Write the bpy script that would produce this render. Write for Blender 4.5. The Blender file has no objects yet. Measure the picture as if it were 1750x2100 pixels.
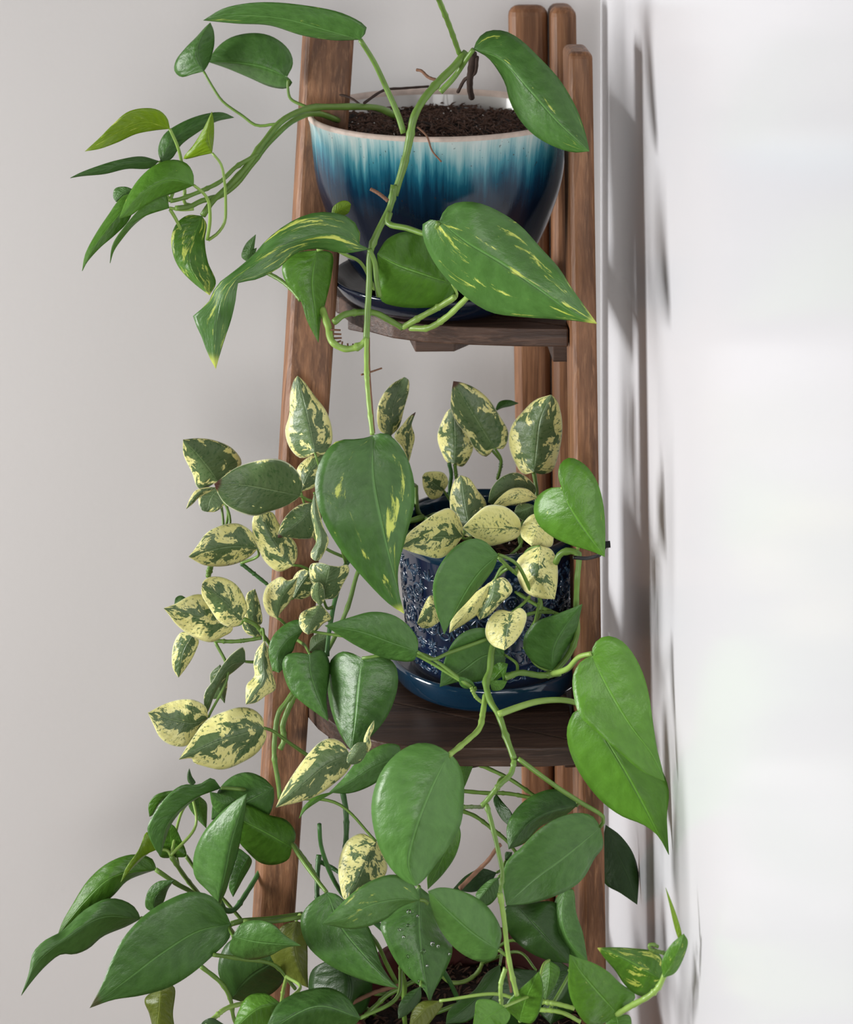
import bpy, bmesh, math, random
from mathutils import Vector, noise as mnoise
random.seed(7)
# ------------------------------------------------------------------ camera
F_PX, W_PX, H_PX, HOR, ZC = 4500.0, 1750.0, 2100.0, -630.0, 1.35
PHI = math.atan(0.05)
FW = Vector((math.sin(PHI), math.cos(PHI), 0)); RT = Vector((math.cos(PHI), -math.sin(PHI), 0))
C0 = Vector((0, 0, ZC))
sc = bpy.context.scene
col = sc.collection
cam = bpy.data.cameras.new('camera'); camo = bpy.data.objects.new('camera', cam); col.objects.link(camo)
camo.location = C0; camo.rotation_euler = (math.pi/2, 0, -PHI)
cam.sensor_fit = 'HORIZONTAL'; cam.sensor_width = 36; cam.lens = 36*F_PX/W_PX
cam.shift_y = -(H_PX/2-HOR)/W_PX
cam.clip_start = .02
cam.dof.use_dof = True; cam.dof.focus_distance = 1.56; cam.dof.aperture_fstop = 14
sc.camera = camo
def P(px, py, d):
    return C0 + FW*d + RT*((px-W_PX/2)/F_PX*d) + Vector((0, 0, -(py-HOR)/F_PX*d))
def at_z(px, py, z):
    return P(px, py, (ZC-z)*F_PX/(py-HOR))
# ------------------------------------------------------------------ light
wd = bpy.data.worlds.new('room_light'); sc.world = wd; wd.use_nodes = True
bg = wd.node_tree.nodes['Background']; bg.inputs[0].default_value = (.93, .96, 1, 1); bg.inputs[1].default_value = .04
def area(name, loc, target, sx, sy, power, color):
    l = bpy.data.lights.new(name, 'AREA'); l.shape = 'RECTANGLE'; l.size = sx; l.size_y = sy; l.energy = power; l.color = color
    o = bpy.data.objects.new(name, l); col.objects.link(o); o.location = loc
    o.rotation_euler = (Vector(target)-Vector(loc)).to_track_quat('-Z', 'Y').to_euler()
    return o
area('window_daylight', (-2.3, 1.22, .86), (.1, 1.48, .68), .8, .85, 16.2, (1, .99, .975)).data.spread = math.radians(80)
area('rear_fill_light', (-.30, -.95, 1.12), (-.08, 1.7, .56), .9, .8, 3.35, (1, .985, .97)).data.spread = math.radians(72)  # added soft fill behind the camera, brightens leaf fronts and back wall
sc.view_settings.view_transform = 'Standard'; sc.view_settings.look = 'None'
sc.view_settings.exposure = .27; sc.view_settings.gamma = 1; sc.view_settings.use_curve_mapping = False
# ------------------------------------------------------------------ material helpers
class NT:
    def __init__(s, name):
        s.m = bpy.data.materials.new(name); s.m.use_nodes = True; s.t = s.m.node_tree
        s.b = s.t.nodes['Principled BSDF']; s.out = s.t.nodes['Material Output']
    def n(s, typ, **kw):
        nd = s.t.nodes.new(typ)
        for k, v in kw.items(): setattr(nd, k, v)
        return nd
    def put(s, sock, v):
        if isinstance(v, bpy.types.NodeSocket): s.t.links.new(v, sock)
        elif v is not None:
            if isinstance(v, (tuple, list)) and len(v) == 3 and sock.type == 'RGBA': v = (*v, 1)
            sock.default_value = v
    def math(s, op, a, b=None, c=None, clamp=False):
        nd = s.n('ShaderNodeMath', operation=op, use_clamp=clamp)
        for i, v in enumerate((a, b, c)):
            if v is not None: s.put(nd.inputs[i], v)
        return nd.outputs[0]
    def step(s, x, lo, hi, a=0., b=1.):
        nd = s.n('ShaderNodeMapRange', interpolation_type='SMOOTHSTEP')
        for i, v in enumerate((x, lo, hi, a, b)): s.put(nd.inputs[i], v)
        return nd.outputs[0]
    def mix(s, f, a, b, mode='MIX'):
        nd = s.n('ShaderNodeMix', data_type='RGBA', blend_type=mode)
        s.put(nd.inputs[0], f); s.put(nd.inputs[6], a); s.put(nd.inputs[7], b)
        return nd.outputs[2]
    def xyz(s, x, y, z):
        nd = s.n('ShaderNodeCombineXYZ')
        for i, v in enumerate((x, y, z)): s.put(nd.inputs[i], v)
        return nd.outputs[0]
    def noise(s, vec, scale, detail=3, rough=.5, dist=0.):
        nd = s.n('ShaderNodeTexNoise'); s.put(nd.inputs['Vector'], vec)
        nd.inputs['Scale'].default_value = scale; nd.inputs['Detail'].default_value = detail
        nd.inputs['Roughness'].default_value = rough; nd.inputs['Distortion'].default_value = dist
        return nd.outputs[0]
    def obj(s):
        return s.n('ShaderNodeTexCoord').outputs['Object']
    def sep(s, v):
        nd = s.n('ShaderNodeSeparateXYZ'); s.put(nd.inputs[0], v); return nd.outputs
    def bump(s, h, strength, dist=.002):
        nd = s.n('ShaderNodeBump'); nd.inputs['Strength'].default_value = strength; nd.inputs['Distance'].default_value = dist
        s.put(nd.inputs['Height'], h); s.t.links.new(nd.outputs[0], s.b.inputs['Normal'])
    def fin(s, color=None, rough=None, spec=None, coat=None):
        s.put(s.b.inputs['Base Color'], color); s.put(s.b.inputs['Roughness'], rough)
        s.put(s.b.inputs['Specular IOR Level'], spec); s.put(s.b.inputs['Coat Weight'], coat)
        return s.m
def plain(name, c, rough=.5, var=.12, scale=60, spec=.4, coat=None, bump=.1):
    t = NT(name); f = t.noise(t.obj(), scale, 4)
    d = tuple(x*(1-var) for x in c); e = tuple(min(1, x*(1+var)) for x in c)
    t.bump(f, bump); return t.fin(t.mix(f, d, e), rough, spec, coat)
def leaf_mat(kind):
    t = NT('leaf_'+kind)
    uv = t.n('ShaderNodeUVMap').outputs[0]; u, v, _ = t.sep(uv)
    s = t.math('MULTIPLY_ADD', v, 2., -1.); a = t.math('ABSOLUTE', s)
    at = t.n('ShaderNodeAttribute', attribute_name='lp'); cr, seed, tone = t.sep(at.outputs['Color'])[:3]; tipb = at.outputs['Alpha']
    sd = t.math('MULTIPLY', seed, 40.)
    lat = t.math('MULTIPLY_ADD', a, -.16, u)
    vw = t.math('SINE', t.math('MULTIPLY_ADD', t.noise(t.xyz(lat, s, sd), 3, 1), 5., t.math('MULTIPLY', lat, 62.)))
    vein = t.math('MULTIPLY_ADD', vw, .5, .5)
    fine = t.noise(t.xyz(t.math('MULTIPLY', lat, 6.), t.math('MULTIPLY', s, 1.5), sd), 2.2, 4, .6)
    mid = t.step(a, .012, .045, 1., 0.)
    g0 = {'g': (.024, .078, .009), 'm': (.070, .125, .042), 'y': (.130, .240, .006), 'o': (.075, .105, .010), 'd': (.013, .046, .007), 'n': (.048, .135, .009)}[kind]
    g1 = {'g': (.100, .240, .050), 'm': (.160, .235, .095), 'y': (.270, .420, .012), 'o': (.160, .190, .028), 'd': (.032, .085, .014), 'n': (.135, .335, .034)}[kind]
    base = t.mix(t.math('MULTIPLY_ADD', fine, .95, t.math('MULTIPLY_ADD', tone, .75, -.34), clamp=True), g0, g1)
    base = t.mix(t.math('MULTIPLY', t.math('POWER', vein, 6.), .12), base, g1)
    base = t.mix(t.math('MULTIPLY', mid, .45), base, tuple(min(1, x*1.5+.02) for x in g1))
    if kind == 'm':
        nz = t.noise(t.xyz(t.math('MULTIPLY', lat, 3.6), t.math('MULTIPLY', s, 1.5), sd), 1.6, 5, .55, .6)
        val = t.math('ADD', t.math('MULTIPLY_ADD', t.math('SUBTRACT', nz, .5), 1.7, t.math('MULTIPLY', t.math('SUBTRACT', a, .50), .50)), t.math('MULTIPLY', t.math('SUBTRACT', cr, .50), 1.1))
        msk = t.step(val, -.02, .03)
        fl = t.noise(t.xyz(t.math('MULTIPLY', lat, 20.), t.math('MULTIPLY', s, 3.6), sd), 1.5, 4, .62)
        flk = t.math('MULTIPLY', t.step(fl, .55, .60), t.step(val, .55, .10, .0, .95))
        creamc = t.mix(t.noise(t.xyz(u, s, sd), 5, 3), (.74, .70, .20), (.87, .84, .42))
        base = t.mix(t.math('MULTIPLY', t.step(fl, .45, .38), .6), base, (.030, .095, .020))
        msk2 = t.math('MULTIPLY', msk, t.math('SUBTRACT', 1., flk))
        base = t.mix(msk2, base, creamc)
        base = t.mix(t.step(a, .955, .985, 0., .8), base, (.72, .74, .50))
    elif kind in 'gyn':
        nz = t.noise(t.xyz(t.math('MULTIPLY_ADD', s, 3.2, t.math('MULTIPLY', u, 1.2)), t.math('MULTIPLY', u, 3.2), sd), 1.2, 6, .68, .5)
        th = t.math('MULTIPLY_ADD', cr, -.26, .70)
        msk = t.step(t.math('SUBTRACT', nz, th), -.02, .05)
        msk = t.math('MULTIPLY', msk, t.step(cr, .01, .06))
        msk = t.math('MAXIMUM', msk, t.math('MULTIPLY', t.step(u, .93, .98), t.step(cr, .3, .4)))
        base = t.mix(msk, base, t.mix(fine, (.36, .50, .02), (.78, .80, .22)))
    brown = t.math('MULTIPLY', t.step(u, .90, .95), tipb)
    base = t.mix(brown, base, (.085, .030, .016))
    hgt = t.math('ADD', t.math('MULTIPLY_ADD', vein, .10, t.math('MULTIPLY', fine, .75)), t.math('MULTIPLY', mid, -.9))
    t.bump(hgt, .5, .0019)
    t.fin(base, {'d': .42}.get(kind, .39), .45)
    tr = t.n('ShaderNodeBsdfTranslucent'); t.put(tr.inputs[0], t.mix(.5, base, (.20, .42, .02), 'MIX') if kind != 'm' else base)
    mx = t.n('ShaderNodeMixShader'); mx.inputs[0].default_value = .16 if kind in 'gmd' else .24
    t.t.links.new(t.b.outputs[0], mx.inputs[1]); t.t.links.new(tr.outputs[0], mx.inputs[2]); t.t.links.new(mx.outputs[0], t.out.inputs[0])
    return t.m
M = {k: leaf_mat(k) for k in 'gmyodn'}
def wood_mat(name, dark, mid, light, axis):
    t = NT(name); o = t.obj(); x, y, z = t.sep(o)
    k = [26., 26., 26.]; k[axis] = 1.6
    v = t.xyz(t.math('MULTIPLY', x, k[0]), t.math('MULTIPLY', y, k[1]), t.math('MULTIPLY', z, k[2]))
    n1 = t.noise(v, 3.2, 6, .62, 1.2); n2 = t.noise(v, 14, 4, .6, .3)
    n3 = t.noise(t.xyz(t.math('MULTIPLY', x, k[0]*.3), t.math('MULTIPLY', y, k[1]*.3), t.math('MULTIPLY', z, k[2]*.45)), 2.0, 3)
    c = t.mix(t.step(n1, .3, .7), dark, mid); c = t.mix(t.step(n2, .48, .72, 0., .5), c, light)
    c = t.mix(t.step(n3, .52, .72, 0., .6), c, dark)
    vo = t.n('ShaderNodeTexVoronoi'); t.put(vo.inputs['Vector'], o); vo.inputs['Scale'].default_value = 11
    c = t.mix(t.step(vo.outputs['Distance'], .05, .10, .75, 0.), c, (.028, .013, .008))
    t.bump(t.math('ADD', n1, n2), .35, .0012)
    return t.fin(c, .5, .35)
M['wood'] = wood_mat('brown_oiled_wood', (.090, .036, .014), (.240, .108, .048), (.36, .185, .092), 2)
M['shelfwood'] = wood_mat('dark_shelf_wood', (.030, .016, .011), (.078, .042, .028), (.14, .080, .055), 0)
M['stem'] = plain('green_vine_stem', (.120, .215, .038), .4, .4, 90)
M['stemd'] = plain('dark_green_vine_stem', (.045, .130, .030), .42, .4, 120)
M['stemp'] = plain('pale_green_petiole', (.23, .36, .075), .4, .35, 60)
M['root'] = plain('brown_aerial_root', (.17, .085, .05), .8, .4, 200)
M['rootd'] = plain('dark_brown_root', (.035, .020, .014), .9, .4, 200)
M['black'] = plain('black_plastic', (.006, .006, .007), .35)
M['terracotta'] = plain('dark_red_terracotta', (.060, .009, .006), .6, .3, 40)  # red deepened so the colour carries shade between the lower leaves
M['water'] = NT('clear_water_drop'); M['water'].b.inputs['Transmission Weight'].default_value = 1; M['water'] = M['water'].fin((1, 1, 1), .02); M['water'].node_tree.nodes['Principled BSDF'].inputs['IOR'].default_value = 1.33
M['perlite'] = plain('white_perlite', (.55, .52, .48), .9)
t = NT('dark_potting_soil'); n1 = t.noise(t.obj(), 160, 6, .7); n2 = t.noise(t.obj(), 420, 3)
t.bump(t.math('ADD', n1, n2), .9, .004); M['soil'] = t.fin(t.mix(t.step(n1, .35, .72), (.005, .003, .002), (.050, .025, .015)), .85, .3)
M['chip'] = plain('brown_bark_fibre', (.075, .036, .021), .8, .5, 150)
def glaze(name, zlo, zhi, inner=None):
    t = NT(name); o = t.obj(); x, y, z = t.sep(o)
    ang = t.math('ARCTAN2', y, x)
    cs = t.math('COSINE', ang); sn = t.math('SINE', ang)
    st = t.noise(t.xyz(t.math('MULTIPLY', cs, 13.), t.math('MULTIPLY', sn, 13.), t.math('MULTIPLY', z, 7.)), 1.6, 6, .68)
    st2 = t.noise(t.xyz(t.math('MULTIPLY', cs, 3.), t.math('MULTIPLY', sn, 3.), t.math('MULTIPLY', z, 6.)), 1.3, 3)
    h = t.math('DIVIDE', t.math('SUBTRACT', z, zlo), zhi-zlo)
    h = t.math('ADD', h, t.math('MULTIPLY_ADD', t.math('SUBTRACT', st, .5), .30, t.math('MULTIPLY', t.math('SUBTRACT', st2, .5), .22)))
    r = t.n('ShaderNodeValToRGB'); t.put(r.inputs[0], h); cr = r.color_ramp
    st_ = [(0., (.002, .004, .010)), (.58, (.003, .008, .020)), (.71, (.004, .026, .055)), (.79, (.008, .080, .130)), (.86, (.05, .21, .26)), (.93, (.25, .41, .42)), (1., (.46, .54, .52))]
    while len(cr.elements) < len(st_): cr.elements.new(.5)
    for e, (p, c) in zip(cr.elements, st_): e.position = p; e.color = (*c, 1)
    c = r.outputs[0]
    sp = t.noise(o, 330, 2); c = t.mix(t.math('MULTIPLY', t.step(sp, .70, .74), .7), c, (.03, .02, .015))
    t.bump(st, .12, .001)
    return t.fin(c, .10, .42, .0)
M['rimclay'] = plain('bare_pinkish_rim', (.50, .40, .34), .5, .35, 150)
M['potinner'] = plain('off_white_inner_glaze', (.55, .53, .50), .25, .06, 40, coat=.3)
M['blue'] = plain('navy_blue_glaze', (.005, .014, .045), .13, .4, 50, spec=.6, coat=.5, bump=.03)
t = NT('relief_blue_glaze'); n1 = t.noise(t.obj(), 260, 3); M['relief'] = t.fin(t.mix(t.step(n1, .38, .66), (.005, .016, .048), (.055, .105, .175)), .16, .6, .5)
M['bluerim'] = plain('teal_blue_rim_glaze', (.005, .026, .054), .12, .3, 50, spec=.6, coat=.5, bump=.02)
M['saucerin'] = plain('saucer_inside_reflection', (.42, .43, .52), .2, .06, 40, coat=.3, bump=.02)  # pale lilac paints the saucer's glossy inner reflection into its colour
def wall_mat(name, c, rough, spec, bump):
    t = NT(name); n1 = t.noise(t.obj(), 3, 3); n2 = t.noise(t.obj(), 320, 3)
    t.bump(n2, bump, .0006)
    return t.fin(t.mix(n1, tuple(x*.97 for x in c), c), rough, spec)
M['wallb'] = wall_mat('matt_warm_white_paint', (.655, .632, .620), .75, .25, .12)
M['wallr'] = wall_mat('satin_white_paint', (.785, .787, .825), .20, .6, .0)
M['floor'] = plain('grey_floor', (.13, .085, .055), .5, .2, 8)
# ------------------------------------------------------------------ mesh helpers
def link(name, me, mat=None, parent=None):
    o = bpy.data.objects.new(name, me); col.objects.link(o)
    for m_ in (mat if isinstance(mat, (list, tuple)) else [mat] if mat else []): me.materials.append(m_)
    if parent: o.parent = parent; o.matrix_parent_inverse = parent.matrix_world.inverted()
    return o
def empty(name, loc, label, cat):
    o = bpy.data.objects.new(name, None); col.objects.link(o); o.location = loc; o.empty_display_size = .05
    o['label'] = label; o['category'] = cat
    bpy.context.view_layer.update(); return o
def tag(o, label, cat): o['label'] = label; o['category'] = cat; return o
def mesh(name, vs, fs, smooth=True):
    me = bpy.data.meshes.new(name); me.from_pydata([tuple(v) for v in vs], [], fs); me.update()
    if smooth: me.polygons.foreach_set('use_smooth', [True]*len(me.polygons))
    return me
def cr(pts, n):
    """Catmull-Rom through pts resampled to n+1 points of equal arc length"""
    pts = [Vector(p) for p in pts]
    if len(pts) == 2: return [pts[0].lerp(pts[1], i/n) for i in range(n+1)]
    q = [pts[0]*2-pts[1]]+pts+[pts[-1]*2-pts[-2]]; dense = []
    for i in range(1, len(q)-2):
        p0, p1, p2, p3 = q[i-1:i+3]
        t0 = 0; t1 = max((p1-p0).length, 1e-6)**.5; t2 = t1+max((p2-p1).length, 1e-6)**.5; t3 = t2+max((p3-p2).length, 1e-6)**.5
        for k in range(12):
            tt = t1+(t2-t1)*k/12
            a1 = p0*((t1-tt)/(t1-t0))+p1*((tt-t0)/(t1-t0)); a2 = p1*((t2-tt)/(t2-t1))+p2*((tt-t1)/(t2-t1)); a3 = p2*((t3-tt)/(t3-t2))+p3*((tt-t2)/(t3-t2))
            b1 = a1*((t2-tt)/(t2-t0))+a2*((tt-t0)/(t2-t0)); b2 = a2*((t3-tt)/(t3-t1))+a3*((tt-t1)/(t3-t1))
            dense.append(b1*((t2-tt)/(t2-t1))+b2*((tt-t1)/(t2-t1)))
    dense.append(pts[-1])
    L = [0]
    for a, b in zip(dense, dense[1:]): L.append(L[-1]+(b-a).length)
    out = []; j = 0
    for i in range(n+1):
        s = L[-1]*i/n
        while j < len(L)-2 and L[j+1] < s: j += 1
        f = (s-L[j])/max(L[j+1]-L[j], 1e-9); out.append(dense[j].lerp(dense[j+1], min(max(f, 0), 1)))
    return out
def tube_geo(path, rad, ns=8, flat=1.):
    vs, fs = [], []; n = len(path); up = Vector((.31, .2, .93)).normalized(); prev = None
    for i, p in enumerate(path):
        tg = (path[min(i+1, n-1)]-path[max(i-1, 0)]).normalized()
        if prev is None: prev = tg.cross(up).normalized()
        prev = (prev-tg*prev.dot(tg)).normalized(); bn = tg.cross(prev)
        r = rad(i/(n-1)) if callable(rad) else rad
        for k in range(ns):
            a = 2*math.pi*k/ns; vs.append(p+prev*math.cos(a)*r+bn*math.sin(a)*r*flat)
    for i in range(n-1):
        for k in range(ns): fs.append((i*ns+k, i*ns+(k+1) % ns, (i+1)*ns+(k+1) % ns, (i+1)*ns+k))
    fs.append(tuple(range(ns-1, -1, -1))); fs.append(tuple((n-1)*ns+k for k in range(ns)))
    return vs, fs
def tube(name, pts, rad, mat, parent=None, n=24, ns=8):
    vs, fs = tube_geo(cr(pts, n), rad, ns); return link(name, mesh(name, vs, fs), mat, parent)
def lathe(prof, ns=72, wob=0.):
    """prof: [(r,z)] -> verts and faces around the z axis"""
    vs, fs = [], []
    for i, (r, z) in enumerate(prof):
        for k in range(ns):
            a = 2*math.pi*k/ns; rr = r*(1+wob*math.sin(2*a+.7)*.6+wob*math.sin(3*a+2)*.5)
            vs.append((rr*math.cos(a), rr*math.sin(a), z))
    for i in range(len(prof)-1):
        for k in range(ns): fs.append((i*ns+k, i*ns+(k+1) % ns, (i+1)*ns+(k+1) % ns, (i+1)*ns+k))
    return vs, fs
def prism(name, poly, z0, z1, mat, parent=None, bev=.0015):
    n = len(poly); vs = [(x, y, z0) for x, y in poly]+[(x, y, z1) for x, y in poly]
    fs = [tuple(range(n-1, -1, -1)), tuple(range(n, 2*n))]+[(i, (i+1) % n, n+(i+1) % n, n+i) for i in range(n)]
    me = mesh(name, vs, fs, False); bm = bmesh.new(); bm.from_mesh(me); bmesh.ops.recalc_face_normals(bm, faces=bm.faces)
    if bev: bmesh.ops.bevel(bm, geom=bm.edges[:], offset=bev, segments=2, affect='EDGES', profile=.5, clamp_overlap=True)
    bm.to_mesh(me); bm.free(); return link(name, me, mat, parent)
def box8(name, c, mat, parent=None, bev=.002, seg=2):
    """c: 4 bottom then 4 top corners"""
    me = mesh(name, c, [(3, 2, 1, 0), (4, 5, 6, 7), (0, 1, 5, 4), (1, 2, 6, 5), (2, 3, 7, 6), (3, 0, 4, 7)], False)
    bm = bmesh.new(); bm.from_mesh(me); bmesh.ops.recalc_face_normals(bm, faces=bm.faces)
    if bev: bmesh.ops.bevel(bm, geom=bm.edges[:], offset=bev, segments=seg, affect='EDGES', profile=.5, clamp_overlap=True)
    bm.to_mesh(me); bm.free(); return link(name, me, mat, parent)
# ------------------------------------------------------------------ room
CORN = P(1232, 0, 1.88); XW, YB = CORN.x, CORN.y
def slab(name, lo, hi, mat):
    x0, y0, z0 = lo; x1, y1, z1 = hi
    o = box8(name, [(x0, y0, z0), (x1, y0, z0), (x1, y1, z0), (x0, y1, z0), (x0, y0, z1), (x1, y0, z1), (x1, y1, z1), (x0, y1, z1)], mat, None, 0)
    o['kind'] = 'structure'; return o
slab('floor', (-3, -1.5, -.05), (XW+.1, YB+.1, 0), M['floor'])
slab('wall_back', (-3, YB, 0), (XW+.1, YB+.1, 2.6), M['wallb'])
slab('wall_right', (XW, -1.5, 0), (XW+.1, YB, 2.6), M['wallr'])
# ------------------------------------------------------------------ corner stand
ZS = {'top': .879, 'middle': .608, 'low': .330}
stand = empty('corner_shelf_stand', (.05, 1.7, 0), 'brown wooden corner ladder stand with three shelves holding the potted plants', 'plant stand')
def board(name, a0, a1, b0, b1, depth, mat, bev=.004, topz=None):
    """front-face board between left edge a (top a0, bottom a1) and right edge b, thickness goes away from the camera"""
    dv = depth if isinstance(depth, Vector) else Vector((0, depth, 0))
    return box8(name, [a1, b1, b1+dv, a1+dv, a0, b0, b0+dv, a0+dv], mat, stand, bev, 4)
def toz(p, q, z):
    f = (z-p.z)/(q.z-p.z); return p+(q-p)*f
def leg(name, tl, bl, tr_, br, depth, mat, ztop, bev):
    a0, a1, b0, b1 = toz(tl, bl, ztop), toz(tl, bl, 0), toz(tr_, br, ztop), toz(tr_, br, 0)
    return board(name, a0, a1, b0, b1, depth, mat, bev)
leg('leg', P(628, 80, 1.700), P(528, 1850, 1.592), P(729, 80, 1.700), P(610, 1850, 1.592), Vector((-.004, .020, 0)), M['wood'], 1.089, .005)
leg('leg', P(1166, 110, 1.63), P(1190, 1850, 1.57), P(1217, 110, 1.63), P(1243, 1850, 1.57), .042, M['wood'], 1.083, .005)
leg('back_post', P(1044, 12, 1.835), P(1072, 1600, 1.835), P(1126, 12, 1.835), P(1139, 1600, 1.835), .018, M['wood'], 1.088, .012)
leg('back_post', P(1130, 12, 1.825), P(1143, 1600, 1.820), P(1184, 12, 1.825), P(1206, 1600, 1.820), .036, M['wood'], 1.088, .008)
edge_px = {'middle': [(628, 1430), (652, 1458), (690, 1486), (735, 1508), (790, 1524), (850, 1531), (950, 1533), (1110, 1534), (1180, 1530)],
           'top': [(672, 585), (690, 605), (720, 627), (760, 645), (810, 658), (880, 666), (960, 670), (1060, 673), (1166, 674)]}
def clip(poly, n, c, keep_less):
    out = []
    for i in range(len(poly)):
        a, b = Vector(poly[i]), Vector(poly[(i+1) % len(poly)]); da, db = a.dot(n)-c, b.dot(n)-c
        if not keep_less: da, db = -da, -db
        if da <= 0: out.append(a)
        if (da < 0) != (db < 0) and abs(da-db) > 1e-9: out.append(a+(b-a)*(da/(da-db)))
    return out
for lev, z in ZS.items():
    src = 'top' if lev == 'top' else 'middle'
    pts = [at_z(x, y, ZS[src]) for x, y in edge_px[src]]
    poly = [(p.x, p.y-(.018 if lev == 'low' else 0)) for p in pts]
    poly += [(.195, 1.812), (.160, 1.812)]
    dirv = Vector((.87, -.45)).normalized(); nrm = Vector((.45, .87)).normalized()
    cs = [Vector(p).dot(nrm) for p in poly]; lo, hi = min(cs), max(cs); npl = 5
    # support frame under the planks
    bx = .196; fy = poly[-3][1]
    sup = box8('shelf_support', [(bx-.016, fy+.05, z-.040), (bx+.002, fy+.05, z-.040), (bx+.002, 1.82, z-.040), (bx-.016, 1.82, z-.040),
                                 (bx-.016, fy+.05, z-.0135), (bx+.002, fy+.05, z-.0135), (bx+.002, 1.82, z-.0135), (bx-.016, 1.82, z-.0135)], M['shelfwood'], stand, .001)
    e0, e1 = Vector(poly[0])+Vector((.016, .008)), Vector((.160, 1.79)); en = Vector((.012, -.009))
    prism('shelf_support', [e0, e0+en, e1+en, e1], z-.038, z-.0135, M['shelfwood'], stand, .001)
    pa = at_z(845 if lev == 'top' else 900, edge_px[src][4][1]-4, ZS[src]); pb = Vector((.15, 1.75, 0)); dv = Vector((pb.x-pa.x, pb.y-pa.y)).normalized(); nv = Vector((-dv.y, dv.x))*.024
    a2 = Vector((pa.x, pa.y))+dv*.004; b2 = Vector((pb.x, pb.y))
    prism('shelf_batten', [a2, a2+nv+dv*.025, b2+nv, b2-nv, a2-nv+dv*.018], z-.026, z-.0137, M['shelfwood'], stand, .001)
    for k in range(npl):
        c0, c1 = lo+(hi-lo)*k/npl, lo+(hi-lo)*(k+1)/npl
        q = clip(clip(poly, nrm, c0+.0008, False), nrm, c1-.0008, True)
        r = []
        for p in q:
            if not r or (Vector(p)-Vector(r[-1])).length > 1e-4: r.append(p)
        if len(r) > 2:
            dz = random.uniform(-.0008, .0008)
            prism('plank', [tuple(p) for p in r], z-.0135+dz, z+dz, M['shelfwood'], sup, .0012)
# ------------------------------------------------------------------ pots
def solid_lathe(name, prof, mat, parent, wob=0., ns=72):
    vs, fs = lathe(prof, ns, wob); me = mesh(name, vs, fs)
    bm = bmesh.new(); bm.from_mesh(me); bmesh.ops.recalc_face_normals(bm, faces=bm.faces); bm.to_mesh(me); bm.free()
    o = link(name, me, mat); o.location = parent.location; o.parent = parent; o.matrix_parent_inverse = parent.matrix_world.inverted(); return o
def smooth_prof(pts, n=26):
    return [(p.x, p.y) for p in cr([(r, z, 0) for r, z in pts], n)]
TP = P(899, 225, 1.70); TP = Vector((TP.x, TP.y, ZS['top']+.0012)); th = P(899, 232, 1.70).z-TP.z
teal = empty('glazed_plant_pot', TP, 'teal and navy drip glazed ceramic bowl pot on the top shelf', 'plant pot')
g = glaze('teal_drip_glaze', .004, th)
outer = smooth_prof([(.050, .012), (.060, .020), (.073, .038), (.086, .066), (.095, .095), (.0995, th-.008), (.1010, th-.0015)])
solid_lathe('pot_body', [(.001, .012)]+outer, g, teal, .012)
solid_lathe('pot_rim', smooth_prof([(.1010, th-.0020), (.1007, th+.0008), (.0990, th+.0016), (.0968, th-.0002), (.0962, th-.003)], 10), M['rimclay'], teal, .012)
solid_lathe('pot_lining', [(.0962, th-.003), (.0950, th-.012), (.092, th-.025), (.083, th-.050)], M['potinner'], teal, .012)
g2 = glaze('teal_saucer_glaze', -.02, .058)
solid_lathe('saucer', [(.001, 0)]+smooth_prof([(.054, 0), (.064, .001), (.074, .007), (.0805, .0155), (.0825, .0195), (.0812, .0205), (.0780, .0175), (.070, .010), (.056, .007)], 30), g2, teal)
def soil(name, c, r, label, nchip, parent_none=None, slope=0.):
    bm = bmesh.new(); R = 26; ring = []
    for i in range(R+1):
        rr = r*i/R; row = []
        for k in range(64 if i else 1):
            a = 2*math.pi*k/64; x, y = rr*math.cos(a), rr*math.sin(a)
            h = mnoise.fractal(Vector((x*70, y*70, c.x*9)), .8, 2., 4)*.0045+mnoise.noise(Vector((x*18, y*18, 3)))*.004+slope*y
            row.append(bm.verts.new((x, y, h-(.004 if i == R else 0))))
        ring.append(row)
    for i in range(R):
        for k in range(64):
            if i == 0: bm.faces.new((ring[0][0], ring[1][k], ring[1][(k+1) % 64]))
            else: bm.faces.new((ring[i][k], ring[i+1][k], ring[i+1][(k+1) % 64], ring[i][(k+1) % 64]))
    for f in bm.faces: f.smooth = True
    for i in range(nchip):
        a = random.uniform(0, 6.283); q = r*math.sqrt(random.random())*.97; x, y = q*math.cos(a), q*math.sin(a)
        h = mnoise.noise(Vector((x*18, y*18, 3)))*.004+slope*y+random.uniform(.0, .003)
        mi = 2 if i % 60 == 0 else 1; ln = random.choice((random.uniform(.0008, .003), random.uniform(.002, .006))) if mi == 1 else .0007; w = random.uniform(.0004, .0010); an = random.uniform(0, 6.283); ti = random.uniform(-.6, .6)
        dx = Vector((math.cos(an)*math.cos(ti), math.sin(an)*math.cos(ti), math.sin(ti)))*ln; sx = Vector((-math.sin(an), math.cos(an), 0))*w; o = Vector((x, y, h))
        vv = [bm.verts.new(o-dx+sx), bm.verts.new(o-dx-sx), bm.verts.new(o+dx-sx*.6), bm.verts.new(o+dx+sx*.6), bm.verts.new(o+Vector((0, 0, w*1.6)))]
        for q_ in ((0, 1, 4), (1, 2, 4), (2, 3, 4), (3, 0, 4), (3, 2, 1, 0)):
            f = bm.faces.new([vv[j] for j in q_]); f.material_index = mi
    me = bpy.data.meshes.new(name); bm.to_mesh(me); bm.free()
    o = link(name, me, [M['soil'], M['chip'], M['perlite']]); o.location = c; o['kind'] = 'stuff'
    return tag(o, label, 'soil')
soil('potting_soil', TP+Vector((0, 0, th-.013)), .0935, 'dark crumbly potting soil inside the teal glazed bowl pot', 2600)
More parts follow.
